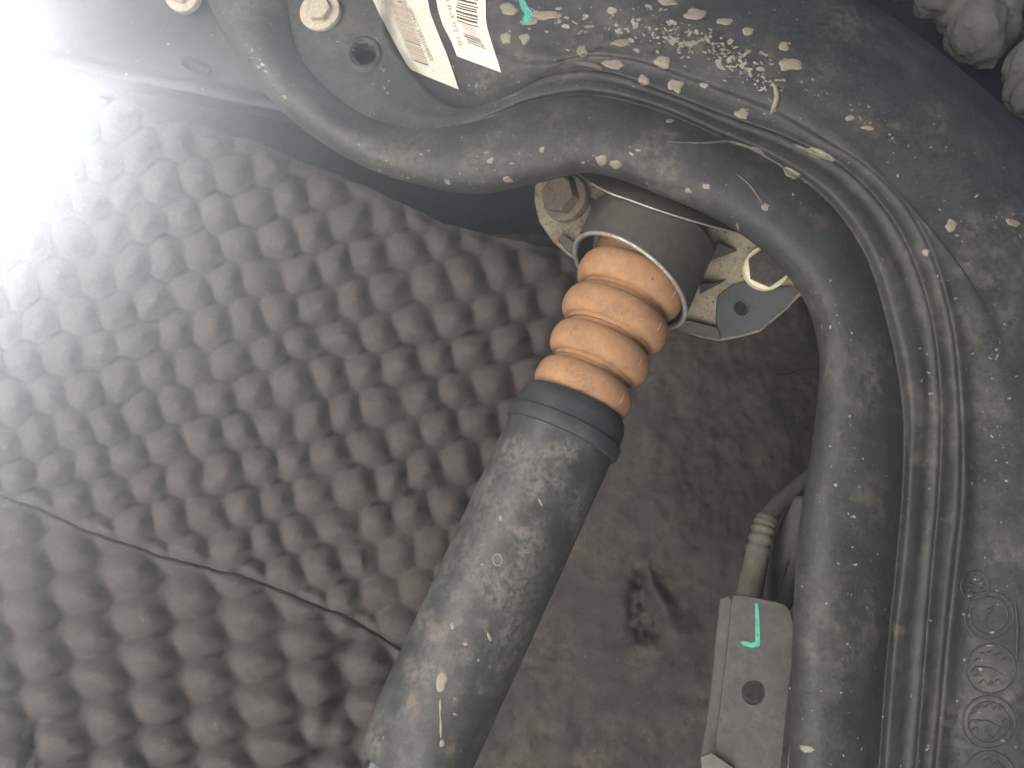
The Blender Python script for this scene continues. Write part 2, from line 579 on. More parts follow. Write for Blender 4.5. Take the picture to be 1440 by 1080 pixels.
def build_beam():
    secs = [beam_section(i, st) for i, st in enumerate(ST)]
    ns, nr = 14, 6
    rails = [cr([s[j] for s in secs], ns) for j in range(len(secs[0]))]
    cols = len(rails[0])
    lines = [cr([rails[j][c] for j in range(len(rails))], nr) for c in range(cols)]
    R = len(lines[0])
    vs = []
    for c in range(cols):
        for r in range(R):
            x, y, d = lines[c][r]
            d += 0.0006 * nz(x / 60, y / 60, 8) + 0.00025 * nz(x / 18, y / 18, 1)
            vs.append((x, y, d))
    faces = grid_faces(cols, R)
    # round hole through the plate, ring-snapped so the edge stays round
    hx, hy, hr = 513, 76, 16.5
    keep = []
    for f in faces:
        cx = sum(vs[i][0] for i in f) / 4
        cy = sum(vs[i][1] for i in f) / 4
        if math.hypot(cx - hx, (cy - hy) * 1.02) > hr:
            keep.append(f)
    o = mesh_obj('beam', [P(*v) for v in vs], keep, MT['beam'])
    tag(o, 'pressed black steel beam with tubular lip arching over the damper', 'beam')
    return o, [P(*v) for v in vs], faces


beam, beam_v, beam_f = build_beam()
BVH = BVHTree.FromPolygons(beam_v, beam_f)


def on_beam(px, py, lift=0.0004):
    """where a line through the picture point meets the beam surface, lifted off it; also the normal"""
    d = P(px, py, 1.0).normalized()
    h, n, _, _ = BVH.ray_cast(Vector((0, 0, 0)), d)
    if h is None:
        return None, None
    if n.dot(d) > 0:
        n = -n
    return h + n * lift, n


# ================================================================ FOAM
def coons(top, bot, left, right, nr, nc, hfun, d0fun, skirt=0.018):
    tp = [pl(top, j / (nc - 1)) for j in range(nc)]
    bt = [pl(bot, j / (nc - 1)) for j in range(nc)]
    lf = [pl(left, i / (nr - 1)) for i in range(nr)]
    rt = [pl(right, i / (nr - 1)) for i in range(nr)]
    pts = []
    for i in range(nr):
        t = i / (nr - 1)
        for j in range(nc):
            s = j / (nc - 1)
            xy = []
            for k in (0, 1):
                a = (1 - t) * tp[j][k] + t * bt[j][k]
                b = (1 - s) * lf[i][k] + s * rt[i][k]
                c = (1 - s) * (1 - t) * tp[0][k] + s * (1 - t) * tp[-1][k] + (1 - s) * t * bt[0][k] + s * t * bt[-1][k]
                xy.append(a + b - c)
            pts.append(tuple(xy))
    vs = []
    for (x, y) in pts:
        vs.append(P(x, y, d0fun(x, y) - hfun(x, y)))
    faces = grid_faces(nr, nc)
    # cut edges of the sheet
    loop = [j for j in range(nc)] + [i * nc + nc - 1 for i in range(1, nr)] + [(nr - 1) * nc + j for j in range(nc - 2, -1, -1)] + \
           [i * nc for i in range(nr - 2, 0, -1)]
    b0 = len(vs)
    for q in loop:
        x, y = pts[q]
        vs.append(P(x, y, d0fun(x, y) + skirt))
    n = len(loop)
    for q in range(n):
        faces.append((loop[q], loop[(q + 1) % n], b0 + (q + 1) % n, b0 + q))
    return vs, faces


def lattice(x, y, a, b, o=(0, 0)):
    x -= o[0]
    y -= o[1]
    det = a[0] * b[1] - a[1] * b[0]
    return (x * b[1] - y * b[0]) / det, (a[0] * y - a[1] * x) / det


def bumps(u, v, u0, v0):
    c = (math.cos(2 * math.pi * u) + math.cos(2 * math.pi * v) + math.cos(2 * math.pi * (u + v))) / 3
    return (c + 0.5) / 1.5                          # 0..1, one rounded peak per cell


def jag(x, s=0.0):
    return 4 * nz(x / 26, s) + 1.5 * nz(x / 9, s + 4)


def yat(poly, x):
    if x <= poly[0][0]:
        return poly[0][1]
    k = min(int((x - poly[0][0]) / (poly[-1][0] - poly[0][0]) * (len(poly) - 1)), len(poly) - 2)
    while k > 0 and poly[k][0] > x:
        k -= 1
    while k < len(poly) - 2 and poly[k + 1][0] < x:
        k += 1
    t = (x - poly[k][0]) / max(poly[k + 1][0] - poly[k][0], 1e-6)
    return poly[k][1] + (poly[k + 1][1] - poly[k][1]) * t


def foam_upper():
    T = [(118, 116), (176, 139), (228, 160), (311, 186), (384, 209), (461, 240), (503, 258), (600, 301), (640, 318), (690, 331), (715, 334),
         (762, 345), (830, 362)]
    Bm = [(-75, 668), (0, 694), (60, 716), (130, 748), (230, 782), (330, 806), (380, 822), (440, 848), (480, 862), (500, 872), (560, 908),
          (610, 938)]
    fineT = [pl(T, k / 160) for k in range(161)]
    fineT = [(x, y + jag(x, 1.5)) for x, y in fineT]
    fineB = [pl(Bm, k / 160) for k in range(161)]
    fineB = [(x, y + 0.5 * jag(x, 7.5)) for x, y in fineB]
    Lf = [(118, 116 + jag(118, 1.5)), (75, 185), (40, 240), (0, 312), (-45, 440), (-75, 668 + 0.5 * jag(-75, 7.5))]
    Rt = [(830, 362 + jag(830, 1.5)), (740, 600), (610, 938 + 0.5 * jag(610, 7.5))]

    def h(x, y):
        wx = x + 11 * nz(x / 95, y / 95) + 4 * nz(x / 35, y / 35, 9)
        wy = y + 11 * nz(x / 95, y / 95, 5) + 4 * nz(x / 35, y / 35, 2)
        u, v = lattice(wx, wy, (30, 47), (51.5, -10), (442, 325))
        iu, iv = math.floor(u), math.floor(v)
        acc = 0.0
        for du in (-1, 0, 1, 2):
            for dv in (-1, 0, 1, 2):
                fu, fv2 = u - iu - du, v - iv - dv
                ddx, ddy = fu * 30 + fv2 * 51.5, fu * 47 - fv2 * 10
                rr = (ddx * ddx + ddy * ddy) / (31.0 * 31.0)
                if rr < 2.2:
                    am = 1 + 0.3 * nz((iu + du) * 1.7 + 0.3, (iv + dv) * 1.3 + 0.7, 3)
                    acc += math.exp(5.0 * am * (1 - rr))
        hh = 0.030 * math.log(0.6 + acc) / 5.0
        top_y, bot_y = yat(fineT, x), yat(fineB, x)
        e_ = min(sstep(0, 16, y - top_y), sstep(0, 16, bot_y - y))
        hh = 0.008 + (hh - 0.008) * (0.25 + 0.75 * e_)
        hh += 0.005 * nz(x / 130, y / 130, 6) + 0.0005 * nz(x / 7, y / 7)
        # torn flap near the damper: smoother, overlapping
        ex = 497 + 16 * math.sin((y - 730) / 38.0)
        w = sstep(722, 745, y) * (1 - sstep(640, 690, x)) * sstep(-6, 5, x - ex)
        hh = hh * (1 - 0.45 * w) + 0.007 * w
        return hh

    vs, fs = coons(fineT, fineB, Lf, Rt, 300, 400, h, lambda x, y: 0.632 - 0.00004 * (y - 400) - 0.00002 * (x - 400))
    o = mesh_obj('foam_sheet', vs, fs, MT['foam'])
    tag(o, 'large upper grey-brown egg-crate foam sheet with rounded bumps', 'foam sheet', 'egg-crate foam sheets')


def foam_lower():
    Bm = [(-75, 672), (0, 698), (60, 720), (130, 752), (230, 786), (330, 810), (380, 826), (440, 852), (480, 866), (500, 876), (560, 912),
          (610, 942)]
    fineT = [pl(Bm, k / 160) for k in range(161)]
    fineS = [(x, y - 4 + 0.5 * jag(x, 7.5)) for x, y in fineT]
    fineT = [(x, y - 14 + 0.5 * jag(x, 7.5)) for x, y in fineT]
    Bt = [(-160, 1260), (500, 1260)]
    Lf = [fineT[0], (-160, 1260)]
    Rt = [fineT[-1], (500, 1260)]

    def h(x, y):
        wx = x + 7 * nz(x / 90, y / 90, 2)
        wy = y + 7 * nz(x / 90, y / 90, 7)
        u, v = lattice(wx, wy, (13, 60), (70, -28), (30, 800))
        iu, iv = math.floor(u), math.floor(v)
        acc = 0.0
        for du in (-1, 0, 1, 2):
            for dv in (-1, 0, 1, 2):
                fu, fv2 = u - iu - du, v - iv - dv
                ddx, ddy = fu * 13 + fv2 * 70, fu * 60 - fv2 * 28
                rr = (ddx * ddx * 0.85 + ddy * ddy * 1.5) / (38.0 * 38.0)
                if rr < 2.2:
                    am = 1 + 0.3 * nz((iu + du) * 1.7 + 0.3, (iv + dv) * 1.3 + 0.7, 8)
                    acc += math.exp(5.0 * am * (1 - rr))
        hh = 0.026 * math.log(0.6 + acc) / 5.0
        ds = y - yat(fineS, x)
        hh = 0.008 + (hh - 0.008) * (0.3 + 0.7 * sstep(0, 18, ds))
        hh -= 0.022 * (1 - sstep(-3, 3, ds - 2.5))
        hh += 0.004 * nz(x / 120, y / 120, 3) + 0.0005 * nz(x / 7, y / 7)
        # corner tear
        ex = 62 - (y - 1005) * 0.32
        if y > 1000:
            hh -= 0.015 * math.exp(-((x - ex + 4) / 7) ** 2) * sstep(1000, 1040, y)
        hh -= 0.012 * math.exp(-((y - 1046 - 0.05 * x) / 9) ** 2) * sstep(70, 50, x)
        # sagging folds beside the damper
        hh -= 0.012 * math.exp(-((x - (500 - 0.25 * (y - 880))) / 16) ** 2) * sstep(860, 900, y)
        return hh

    vs, fs = coons(fineT, Bt, Lf, Rt, 240, 300, h, lambda x, y: 0.622 - 0.00016 * (y - 780))
    o = mesh_obj('foam_sheet', vs, fs, MT['foam'])
    tag(o, 'lower egg-crate foam sheet below the slanting seam, bottom left', 'foam sheet', 'egg-crate foam sheets')


foam_upper()
foam_lower()


def foam_lumps(name, lumps, label):
    bm = bmesh.new()
    for (x, y, r, d, e) in lumps:
        c = P(x, y, d)
        s = r * d / FPX
        mat = Matrix.Translation(c) @ Matrix.Rotation(e, 4, 'Z') @ Matrix.Diagonal((s, s * 1.25, s * 1.3, 1))
        bmesh.ops.create_icosphere(bm, subdivisions=3, radius=1.0, matrix=mat)
    me = bpy.data.meshes.new('tmp')
    bm.to_mesh(me)
    bm.free()
    ob = bpy.data.objects.new('tmp', me)
    col.objects.link(ob)
    r = ob.modifiers.new('r', 'REMESH')
    r.mode = 'VOXEL'
    r.voxel_size = 0.0016
    s = ob.modifiers.new('s', 'SMOOTH')
    s.iterations = 4
    dg = bpy.context.evaluated_depsgraph_get()
    m2 = bpy.data.meshes.new_from_object(ob.evaluated_get(dg))
    vs = [v.co + Vector((1, 1, 0.5)) * (0.0022 * nz(v.co.x * 110, v.co.y * 110, v.co.z * 110) + 0.0009 * nz(v.co.x * 420, v.co.y * 420, v.co.z * 420)) for v in m2.vertices]
    fs = [tuple(p.vertices) for p in m2.polygons]
    bpy.data.objects.remove(ob)
    bpy.data.meshes.remove(me)
    bpy.data.meshes.remove(m2)
    o = mesh_obj(name, vs, fs, MT['foam_lit'])
    tag(o, label, 'foam offcut', 'pale foam offcuts in the upper right corner')


foam_lumps('foam_offcut', [(1318, -14, 32, .60, 0), (1352, 18, 30, .60, .3), (1372, 42, 36, .59, 0), (1385, 62, 26, .59, 0), (1400, -10, 42, .60, 0),
                           (1406, 40, 26, .60, .2), (1393, 84, 9, .59, -.3), (1395, 92, 5, .59, -.3), (1272, -22, 22, .61, 0), (1350, -50, 60, .62, 0),
                           (1440, -40, 50, .61, 0)],
           'pale grey lumpy foam offcut with a small pointed tip')
foam_lumps('foam_offcut', [(1452, 95, 34, .57, 0), (1458, 122, 38, .57, 0), (1490, 80, 50, .58, 0), (1480, 30, 40, .59, 0)],
           'pale grey foam offcut cut off by the right edge')

# ================================================================ DAMPER
SA = P(585, 1060, .424)
SB = P(885.6, 403, .482)
DA, DB = .424, .482


def st_t(y):
    """fraction along the damper axis for picture height y"""
    s = (1060 - y) / (1060 - 403)
    return s * DA / ((1 - s) * DB + s * DA)


def rad(px, y):
    t = st_t(y)
    return px * (DA + (DB - DA) * t) / FPX


damper = thing('shock_absorber', P(560, 1120, .434), 'black shock absorber with orange bellows bump stop hanging from a bolted mount', 'shock absorber')

# dust tube with open lower end
pr = [(1000 + 40, 62), (1079, 73), (1079, 79.5), (1076, 80.5), (1040, 80.8), (960, 80.5), (860, 80), (760, 79.2), (680, 78.6), (630, 78.2), (614, 78.0)]
dust_tube = lathe('dust_tube', SA, SB, [(st_t(y), rad(r, y)) for y, r in pr], MT['tube'], damper, 96, wob=0.008)
pr = [(618, 77), (617, 82.5), (614, 84), (605, 84.2), (600, 83), (598, 80.2), (582, 78.6), (572, 75), (567, 70), (566, 60), (567, 20)]
lathe('tube_cap', SA, SB, [(st_t(y), rad(r, y)) for y, r in pr], MT['cap'], damper, 96, wob=0.012, seed=4)
pr = [(1300, 60), (1062, 60), (1050, 58)]
lathe('damper_body', SA, SB, [(st_t(y), rad(r, y)) for y, r in pr], MT['chrome'], damper, 64)


# bellows bump stop
def lobes():
    cs = [(572, 548, 522, 71.5), (522, 498, 473, 73.5), (473, 450, 427, 78.0), (427, 404, 378, 78.0)]
    out = [(574, 55)]
    for (y0, yc, y1, r) in cs:
        g = r - 16
        m_ = 0.10 * (y0 - y1)
        out.append((y0, g))
        for k in range(0, 19):
            a = math.pi * k / 18
            y = y0 - m_ + (y1 - y0 + 2 * m_) * (0.5 - 0.5 * math.cos(a))
            out.append((y, g + (r - g) * max(math.sin(a), 0.0) ** 0.85))
        out.append((y1, g))
    out += [(374, 67), (365, 68), (345, 66), (320, 64)]
    return out


stop = lathe('bump_stop', SA, SB, [(st_t(y), rad(r, y)) for y, r in lobes()], MT['orange'], damper, 96, sharp=80, wob=0.016)
# moulding seam: a fine raised line down the right-hand side of every lobe
ax = (SB - SA).normalized()
u, v = frame(ax)
seam_dir = None
for k in range(360):
    a = math.radians(k)
    d = u * math.cos(a) + v * math.sin(a)
    sc_ = d.dot(Vector((0.80, 0.18, 0.57)).normalized())
    if seam_dir is None or sc_ > seam_dir[0]:
        seam_dir = (sc_, d)
seam_dir = seam_dir[1]
for y0, yc, y1, r in [(566, 548, 530, 71.5), (515, 498, 481, 73.5), (466, 450, 434, 78.0), (420, 404, 388, 78.0)]:
    pts = []
    for k in range(9):
        y = y0 + (y1 - y0) * (0.16 + 0.68 * k / 8)
        g = r - 16
        a = math.pi * (0.20 + 0.60 * k / 8)
        rr = g + (r - g) * math.sin(a) ** 0.85
        pts.append(SA + (SB - SA) * st_t(y) + seam_dir * rad(rr, y))
    tube('moulding_seam', pts, [0.00035] * 9, MT['orange'], stop, 6)

# mount: cup, plate, bolts
mouth_c = P(884, 397, .481)
rv = mouth_c.normalized()
qv = Vector((-.616, -.788, 0))
qv = (qv - rv * qv.dot(rv)).normalized()
mouth_n = (qv * 0.87 - rv * 0.46).normalized()
CA = mouth_c - ax * 0.02
CB = mouth_c + ax * 0.09
RC = 92 * .481 / FPX
prof = [(0.42, RC * 0.93), (0.18, RC * 0.93), (0.18, RC * 1.0), (0.30, RC * 1.0), (0.40, RC * 1.0), (0.50, RC * 1.005), (0.515, RC * 0.98), (0.515, RC * 0.3)]
cup = lathe('mount_cup', CA, CB, prof, MT['mount'], damper, 96, cut=((1, 2), mouth_c, mouth_n), sharp=30)
# bright worn rim following the mouth of the cup
ring = []
uu, vv = frame(ax)
for k in range(97):
    a = 2 * math.pi * k / 96
    p = mouth_c + (uu * math.cos(a) + vv * math.sin(a)) * RC * 0.985
    p = p + ax * ((mouth_c - p).dot(mouth_n) / ax.dot(mouth_n))
    ring.append(p)
tube('cup_rim', ring, [0.00135] * 97, MT['rim'], cup, 8)


def mount_d(x, y):
    return 0.503 - 0.00008 * (x - 900) + 0.00009 * (y - 350)


plate_o = plate('mount_plate', [(753, 282), (754, 262), (764, 248), (785, 238), (815, 240), (860, 268), (905, 282), (960, 300), (1020, 322), (1060, 334),
                                (1110, 350), (1150, 390), (1104, 436), (1068, 466), (1040, 473), (1014, 478), (985, 472), (955, 462), (900, 420),
                                (840, 380), (800, 357), (778, 336), (760, 310)],
                [circ(1043, 433, 12)], mount_d, 0.006, MT['cream_plate'], damper)
plate('base_pad', [(1010, 418), (1030, 402), (1058, 396), (1090, 405), (1128, 404), (1104, 433), (1067, 463), (1040, 471), (1013, 475), (1008, 450)],
      [circ(1043, 433, 11.5)], lambda x, y: mount_d(x, y) - 0.0035, 0.002, MT['pad'], damper, bev=0.8)
plate('edge_strip', [(800, 352), (786, 336), (790, 330), (812, 345), (838, 362), (834, 374)], [], lambda x, y: mount_d(x, y) - 0.006, 0.004, MT['mount'], damper)
plate('edge_strip', [(940, 452), (970, 452), (1008, 462), (1012, 476), (985, 470), (950, 462)], [], lambda x, y: mount_d(x, y) - 0.006, 0.003, MT['mount'], damper)

# upturned flange along the upper edge of the plate
fl = []
E1 = [(800, 238), (850, 268), (890, 283), (930, 297), (985, 314), (1040, 328), (1080, 336)]
E2 = [(800, 200), (860, 235), (905, 250), (950, 268), (1000, 290), (1050, 310), (1090, 318)]
A1, A2 = cr(E1, 6), cr(E2, 6)
FD = []
for i_, (a, b) in enumerate(zip(A1, A2)):
    w_ = math.sin(math.pi * min(max((a[0] - 790) / 290.0, 0), 1))
    d = 0.494 - 0.047 * w_ ** 0.65
    FD.append(d)
    for w, dd in ((0, 0.012), (0.0, 0.0), (0.05, -0.0012), (0.4, 0.004), (1.0, 0.018)):
        fl.append(P(a[0] + (b[0] - a[0]) * w, a[1] + (b[1] - a[1]) * w, d + dd))
mesh_obj('plate_flange', fl, grid_faces(len(A1), 5), MT['mount'], damper, sharp=30)
tube('flange_highlight', [P(a[0], a[1], d_ - 0.0003) for a, d_ in list(zip(A1, FD))[4:]],
     [0.0006 + 0.0004 * nz(i * 0.4, 2) for i in range(len(A1) - 4)], MT['rim'], damper, 8)  # bright tube paints the highlight along the flange edge


def gusset(tri, h):
    vs = []
    for (x, y), hh in zip(tri, h):
        vs.append(P(x, y, mount_d(x, y) + 0.001))
    for (x, y), hh in zip(tri, h):
        vs.append(P(x, y, mount_d(x, y) - hh))
    mesh_obj('gusset', vs, [(0, 1, 2), (3, 4, 5), (0, 1, 4, 3), (1, 2, 5, 4), (2, 0, 3, 5)], MT['mount'], damper, smooth=False)


gusset([(828, 282), (860, 292), (838, 322)], [0.004, 0.016, 0.010])
gusset([(1010, 342), (1036, 353), (996, 368)], [0.014, 0.003, 0.008])
gusset([(984, 400), (1018, 396), (984, 414)], [0.014, 0.003, 0.008])


def hexbolt(name, c, n, rf, h, mat, parent, wr=None, wh=0.0015, wmat=None, rot=0.0, dome=0.0):
    n = n.normalized()
    u, v = frame(n)

    def ringp(r, z, k6, k=48):
        out = []
        for i in range(k):
            a = 2 * math.pi * i / k + rot
            rr = r
            if k6:
                m = (a - rot + math.pi / 6) % (math.pi / 3) - math.pi / 6
                rr = r * math.cos(math.pi / 6) / math.cos(m) * k6 + r * (1 - k6)
            out.append(c + (u * math.cos(a) + v * math.sin(a)) * rr + n * z)
        return out

    vs = []
    levels = [(rf, -0.004, 1), (rf, h * 0.86, 1), (rf * 0.97, h * 0.94, 0.75), (rf * 0.86, h, 0.0), (rf * 0.5, h + dome, 0.0), (rf * 0.02, h + dome, 0.0)]
    for r, z, k6 in levels:
        vs += ringp(r, z, k6)
    b = mesh_obj(name, vs, grid_faces(len(levels), 48, True), mat, parent, sharp=28)
    if wr:
        A, B = c - n * 0.003, c + n * wh
        lathe('washer', A, B, [(0, wr * 0.6), (0, wr), (0.75, wr), (0.95, wr * 0.97), (1.0, wr * 0.93), (1.0, rf * 0.8)], wmat or mat, b, 48, sharp=30)
    return b


hexbolt('mount_bolt', P(796, 279, mount_d(796, 279) - 0.003), Vector((-0.52, 0.06, 0.85)), 0.0115, 0.013, MT['bolt'], damper, wr=0.0150, wh=0.003,
        wmat=MT['bolt'], rot=0.3)
hexbolt('mount_bolt', P(1077, 377, mount_d(1077, 377) - 0.003), Vector((-0.05, 0.03, 1.0)), 0.0122, 0.005, MT['bolt_dirty'], damper, wr=0.0137,
        wh=0.0025, wmat=MT['washer_cream'], rot=0.1)

# ---- dried drips on the dust tube
MI = M.inverted()
tb = BVHTree.FromPolygons([MI @ (origin(dust_tube) + v_.co) for v_ in dust_tube.data.vertices], [tuple(p.vertices) for p in dust_tube.data.polygons])


def on_tube(px, py, lift):
    d = P(px, py, 1.0).normalized()
    h, n, _, _ = tb.ray_cast(Vector((0, 0, 0)), d)
    if h is None:
        return None, None
    if n.dot(d) > 0:
        n = -n
    return h + n * lift, n


def tube_blob(name, x, y, rx, ry, ro, mat, hgt=0.0004):
    vs, k = [], 16
    for s_, z in ((1.0, -0.0001), (0.92, hgt * 0.6), (0.6, hgt)):
        for q, (a, b) in enumerate(circ(0, 0, rx, ry, k, ro)):
            f = 1 + 0.45 * nz(math.cos(q * 0.3927) * 1.2 + x, math.sin(q * 0.3927) * 1.2 + y, 3)
            vs.append(on_tube(x + a * s_ * f, y + b * s_ * f, z)[0])
    if all(v_ is not None for v_ in vs):
        mesh_obj(name, vs, grid_faces(3, k, True) + [tuple(range(2 * k, 3 * k))], mat, dust_tube)


for b_ in ((621, 958, 8, 16, .1), (619, 995, 2, 14, 0), (620, 1022, 2.2, 16, 0), (622, 1045, 4, 5, .3), (704, 728, 3, 4, 0), (688, 895, 2.5, 7, -.4),
           (640, 1004, 3, 2, 0), (655, 905, 4, 3, 0), (760, 706, 2, 6, -.5), (636, 880, 3, 5, 0)):
    tube_blob('dried_drip', *b_, MT['drop'])
rg = [on_tube(700 + 6.5 * math.cos(k * math.pi / 12), 787 + 8 * math.sin(k * math.pi / 12), 0.0001)[0] for k in range(25)]
tube('ring_mark', rg, [0.0004] * 25, MT['drop'], dust_tube, 6)

# ================================================================ BEAM FITTINGS
c, n = on_beam(451, 18, 0.0005)
hexbolt('bolt', c, (n + Vector((-0.15, 0, 0.5))).normalized(), 0.0078, 0.0055, MT['bolt_pale'], beam, wr=0.0128, wh=0.002, wmat=MT['bolt_pale'], rot=0.5)
hexbolt('bolt', P(257, -8, .516), Vector((-0.1, -0.05, 1)), 0.0072, 0.005, MT['bolt_pale'], panel_o, wr=0.0118, wh=0.002, wmat=MT['bolt_pale'], rot=0.2)

# flanged edge of the round hole
hr = []
for k in range(49):
    a = 2 * math.pi * k / 48
    p, _ = on_beam(512 + 19.5 * math.cos(a), 76 + 19.5 * math.sin(a), 0.0)
    hr.append(p)
vs = []
cH = sum((p for p in hr[:-1]), Vector()) / 48
nH = on_beam(490, 100)[1]
lev = [(1.32, 0.0001), (1.18, 0.0012), (1.06, 0.0017), (0.95, 0.0012), (0.90, -0.001), (0.90, -0.010)]
for s_, z in lev:
    for p in hr[:-1]:
        vs.append(cH + (p - cH) * s_ + nH * z)
mesh_obj('hole_flange', vs, grid_faces(len(lev), 48, True), MT['beam'], beam)

# slot dimple of the body panel
sl = []
for s_, z in ((1.25, 0.0), (1.08, 0.0012), (0.9, 0.0008), (0.75, -0.003)):
    for (x, y) in circ(274, 92, 20 * s_, 9 * s_, 32, 0.35):
        sl.append(P(x, y, .5165 - z))
mesh_obj('slot', sl, grid_faces(4, 32, True) + [tuple(range(96, 128))], MT['panel'], panel_o)


def poly_patch(name, ring, mat, parent, lift, onf=on_beam, n_in=3):
    """thin patch lying on the beam, fan of rings so that it follows the curve"""
    cx = sum(p[0] for p in ring) / len(ring)
    cy = sum(p[1] for p in ring) / len(ring)
    vs, k = [], len(ring)
    for s_ in [1 - i / n_in for i in range(n_in)]:
        for (x, y) in ring:
            p, _ = onf(cx + (x - cx) * s_, cy + (y - cy) * s_, lift)
            if p is None:
                return None
            vs.append(p)
    p, _ = onf(cx, cy, lift)
    vs.append(p)
    fs = grid_faces(n_in, k, True)
    b = (n_in - 1) * k
    fs += [(b + i, b + (i + 1) % k, len(vs) - 1) for i in range(k)]
    return mesh_obj(name, vs, fs, mat, parent)


# ---- sealer drops on the beam
DROPS = [(933, 87, 13, 8, .1), (905, 113, 8.5, 7, .3), (951, 121, 12, 9, 0), (819, 72, 8.5, 8, 0), (1043, 160, 11, 8, .2), (1112, 91, 16, 9, -.1),
         (712, 54, 7, 9, -.2), (738, 54, 8, 7, 0), (978, 20, 17, 7, -.1), (1102, 65, 8, 6, .2), (1052, 44, 9, 6, 0), (1195, 166, 7, 4, 0),
         (1338, 317, 8, 9, .2), (1302, 355, 6, 5, 0), (1425, 313, 11, 5, .3), (1112, 243, 14, 6, .5), (1150, 216, 24, 6, .3), (846, 225, 8, 7, .3),
         (866, 231, 8, 6, .1), (993, 262, 6, 4, .4), (1077, 291, 6, 5, 0), (968, 268, 5, 3, .4), (942, 170, 5, 3, 0), (1020, 30, 12, 5, 0),
         (873, 60, 13, 5, 0), (762, 210, 4, 4, 0), (714, 253, 8, 4, .3), (690, 225, 6, 3, -.6), (715, 12, 14, 8, .1), (770, 22, 22, 6, 0),
         (862, 90, 16, 6, .15), (1135, 1053, 11, 5, .2), (1063, 211, 10, 3, .4), (940, 3, 14, 5, 0), (1220, 180, 9, 3, .2)]
for i, (x, y, rx, ry, ro) in enumerate(DROPS):
    k = 18
    base_r = circ(0, 0, rx, ry, k, ro)
    ring_s = []
    for q, (a, b) in enumerate(base_r):
        f = 1 + 0.55 * nz(math.cos(q * 2 * math.pi / k) * 1.3 + i * 3.1, math.sin(q * 2 * math.pi / k) * 1.3, i)
        ring_s.append((a * f, b * f))
    vs, ok = [], True
    for s_, z in ((1.0, -0.0001), (0.94, 0.0003), (0.78, 0.0005), (0.4, 0.0006)):
        for (a, b) in ring_s:
            p, _ = on_beam(x + a * s_, y + b * s_, z * min(rx, ry) / 7)
            if p is None:
                ok = False
                break
            vs.append(p)
        if not ok:
            break
    if ok:
        mesh_obj('sealer_drop', vs, grid_faces(4, k, True) + [tuple(range(3 * k, 4 * k))], MT['drop'], beam)

# ---- chipped flecks: far too many to count
fv, ff = [], []


def fleck(x, y, rx, ry, ro):
    k = 7
    ids = []
    r0 = [(random.uniform(0.6, 1.15)) for _ in range(k)]
    for q in range(k):
        a = 2 * math.pi * q / k
        dx, dy = rx * math.cos(a) * r0[q], ry * math.sin(a) * r0[q]
        p, _ = on_beam(x + dx * math.cos(ro) - dy * math.sin(ro), y + dx * math.sin(ro) + dy * math.cos(ro), 0.00025)
        if p is None:
            return
        ids.append(p)
    b = len(fv)
    fv.extend(ids)
    ff.append(tuple(range(b, b + k)))


bands = [((740, 25), (1010, 60), 26, 130), ((900, 35), (1100, 110), 30, 190), ((1000, 70), (1080, 120), 18, 80), ((1085, 110), (1085, 160), 9, 26),
         ((1120, 110), (1260, 200), 12, 70), ((1200, 150), (1420, 330), 26, 50), ((560, 230), (900, 225), 22, 60), ((900, 250), (1080, 330), 18, 30),
         ((1180, 420), (1215, 1000), 34, 90), ((1330, 330), (1430, 640), 50, 110), ((340, 60), (400, 140), 6, 50), ((500, 235), (680, 262), 8, 60),
         ((640, 110), (720, 160), 22, 40), ((470, 60), (600, 165), 30, 24), ((1340, 700), (1430, 1080), 45, 90), ((1290, 420), (1320, 1050), 10, 40)]
for (a, b, w, cnt) in bands:
    for _ in range(int(cnt * (1.0 if cnt > 75 and a[1] < 100 else 0.45))):
        t = random.random()
        x = a[0] + (b[0] - a[0]) * t + random.gauss(0, w * 0.5)
        y = a[1] + (b[1] - a[1]) * t + random.gauss(0, w * 0.5)
        s_ = random.choice([0.5, 0.6, 0.8, 1.0, 1.3, 2.2]) * random.uniform(0.7, 1.2)
        if cnt > 75 and a[1] < 100:
            s_ *= random.choice([1.0, 1.5, 2.2])
        fleck(x, y, s_ * random.uniform(1.0, 2.6), s_ * random.uniform(0.7, 1.2), random.gauss(0.2, 0.6))
fo = mesh_obj('chip_flecks', fv, ff, MT['fleck'], beam, smooth=False)
fo['kind'] = 'stuff'


def strip_on_beam(name, path, w, mat, parent, lift=0.0004, seg=4):
    pts = cr([tuple(p) for p in path], 6)
    P3 = [on_beam(x, y, lift)[0] for x, y in pts]
    P3 = [p for p in P3 if p is not None]
    n_ = len(P3)
    return tube(name, P3, [w * (0.25 + 0.75 * math.sin(math.pi * (i + 0.5) / n_)) * (1 + 0.4 * nz(i * 0.7, w * 1e4)) for i in range(n_)], mat, parent, 8)


strip_on_beam('sealant_string', [(938, 200), (985, 202), (1030, 200), (1062, 210), (1090, 228), (1122, 246)], 0.0009, MT['scuff'], beam)
strip_on_beam('sealant_string', [(1035, 245), (1055, 262), (1074, 290)], 0.0005, MT['scuff'], beam)
strip_on_beam('sealant_string', [(1088, 118), (1092, 138), (1084, 160)], 0.0015, MT['drop'], beam)
strip_on_beam('sealant_string', [(1118, 203), (1145, 214), (1172, 226)], 0.0014, MT['bolt'], beam)
strip_on_beam('sealant_string', [(806, 88), (830, 92), (848, 98)], 0.0016, MT['boot'], beam)

# green crayon on the beam
poly_patch('green_mark', [(728, -6), (736, -4), (741, 8), (749, 18), (747, 30), (738, 34), (731, 33), (738, 24), (733, 12)], MT['green'], beam, 0.0005)


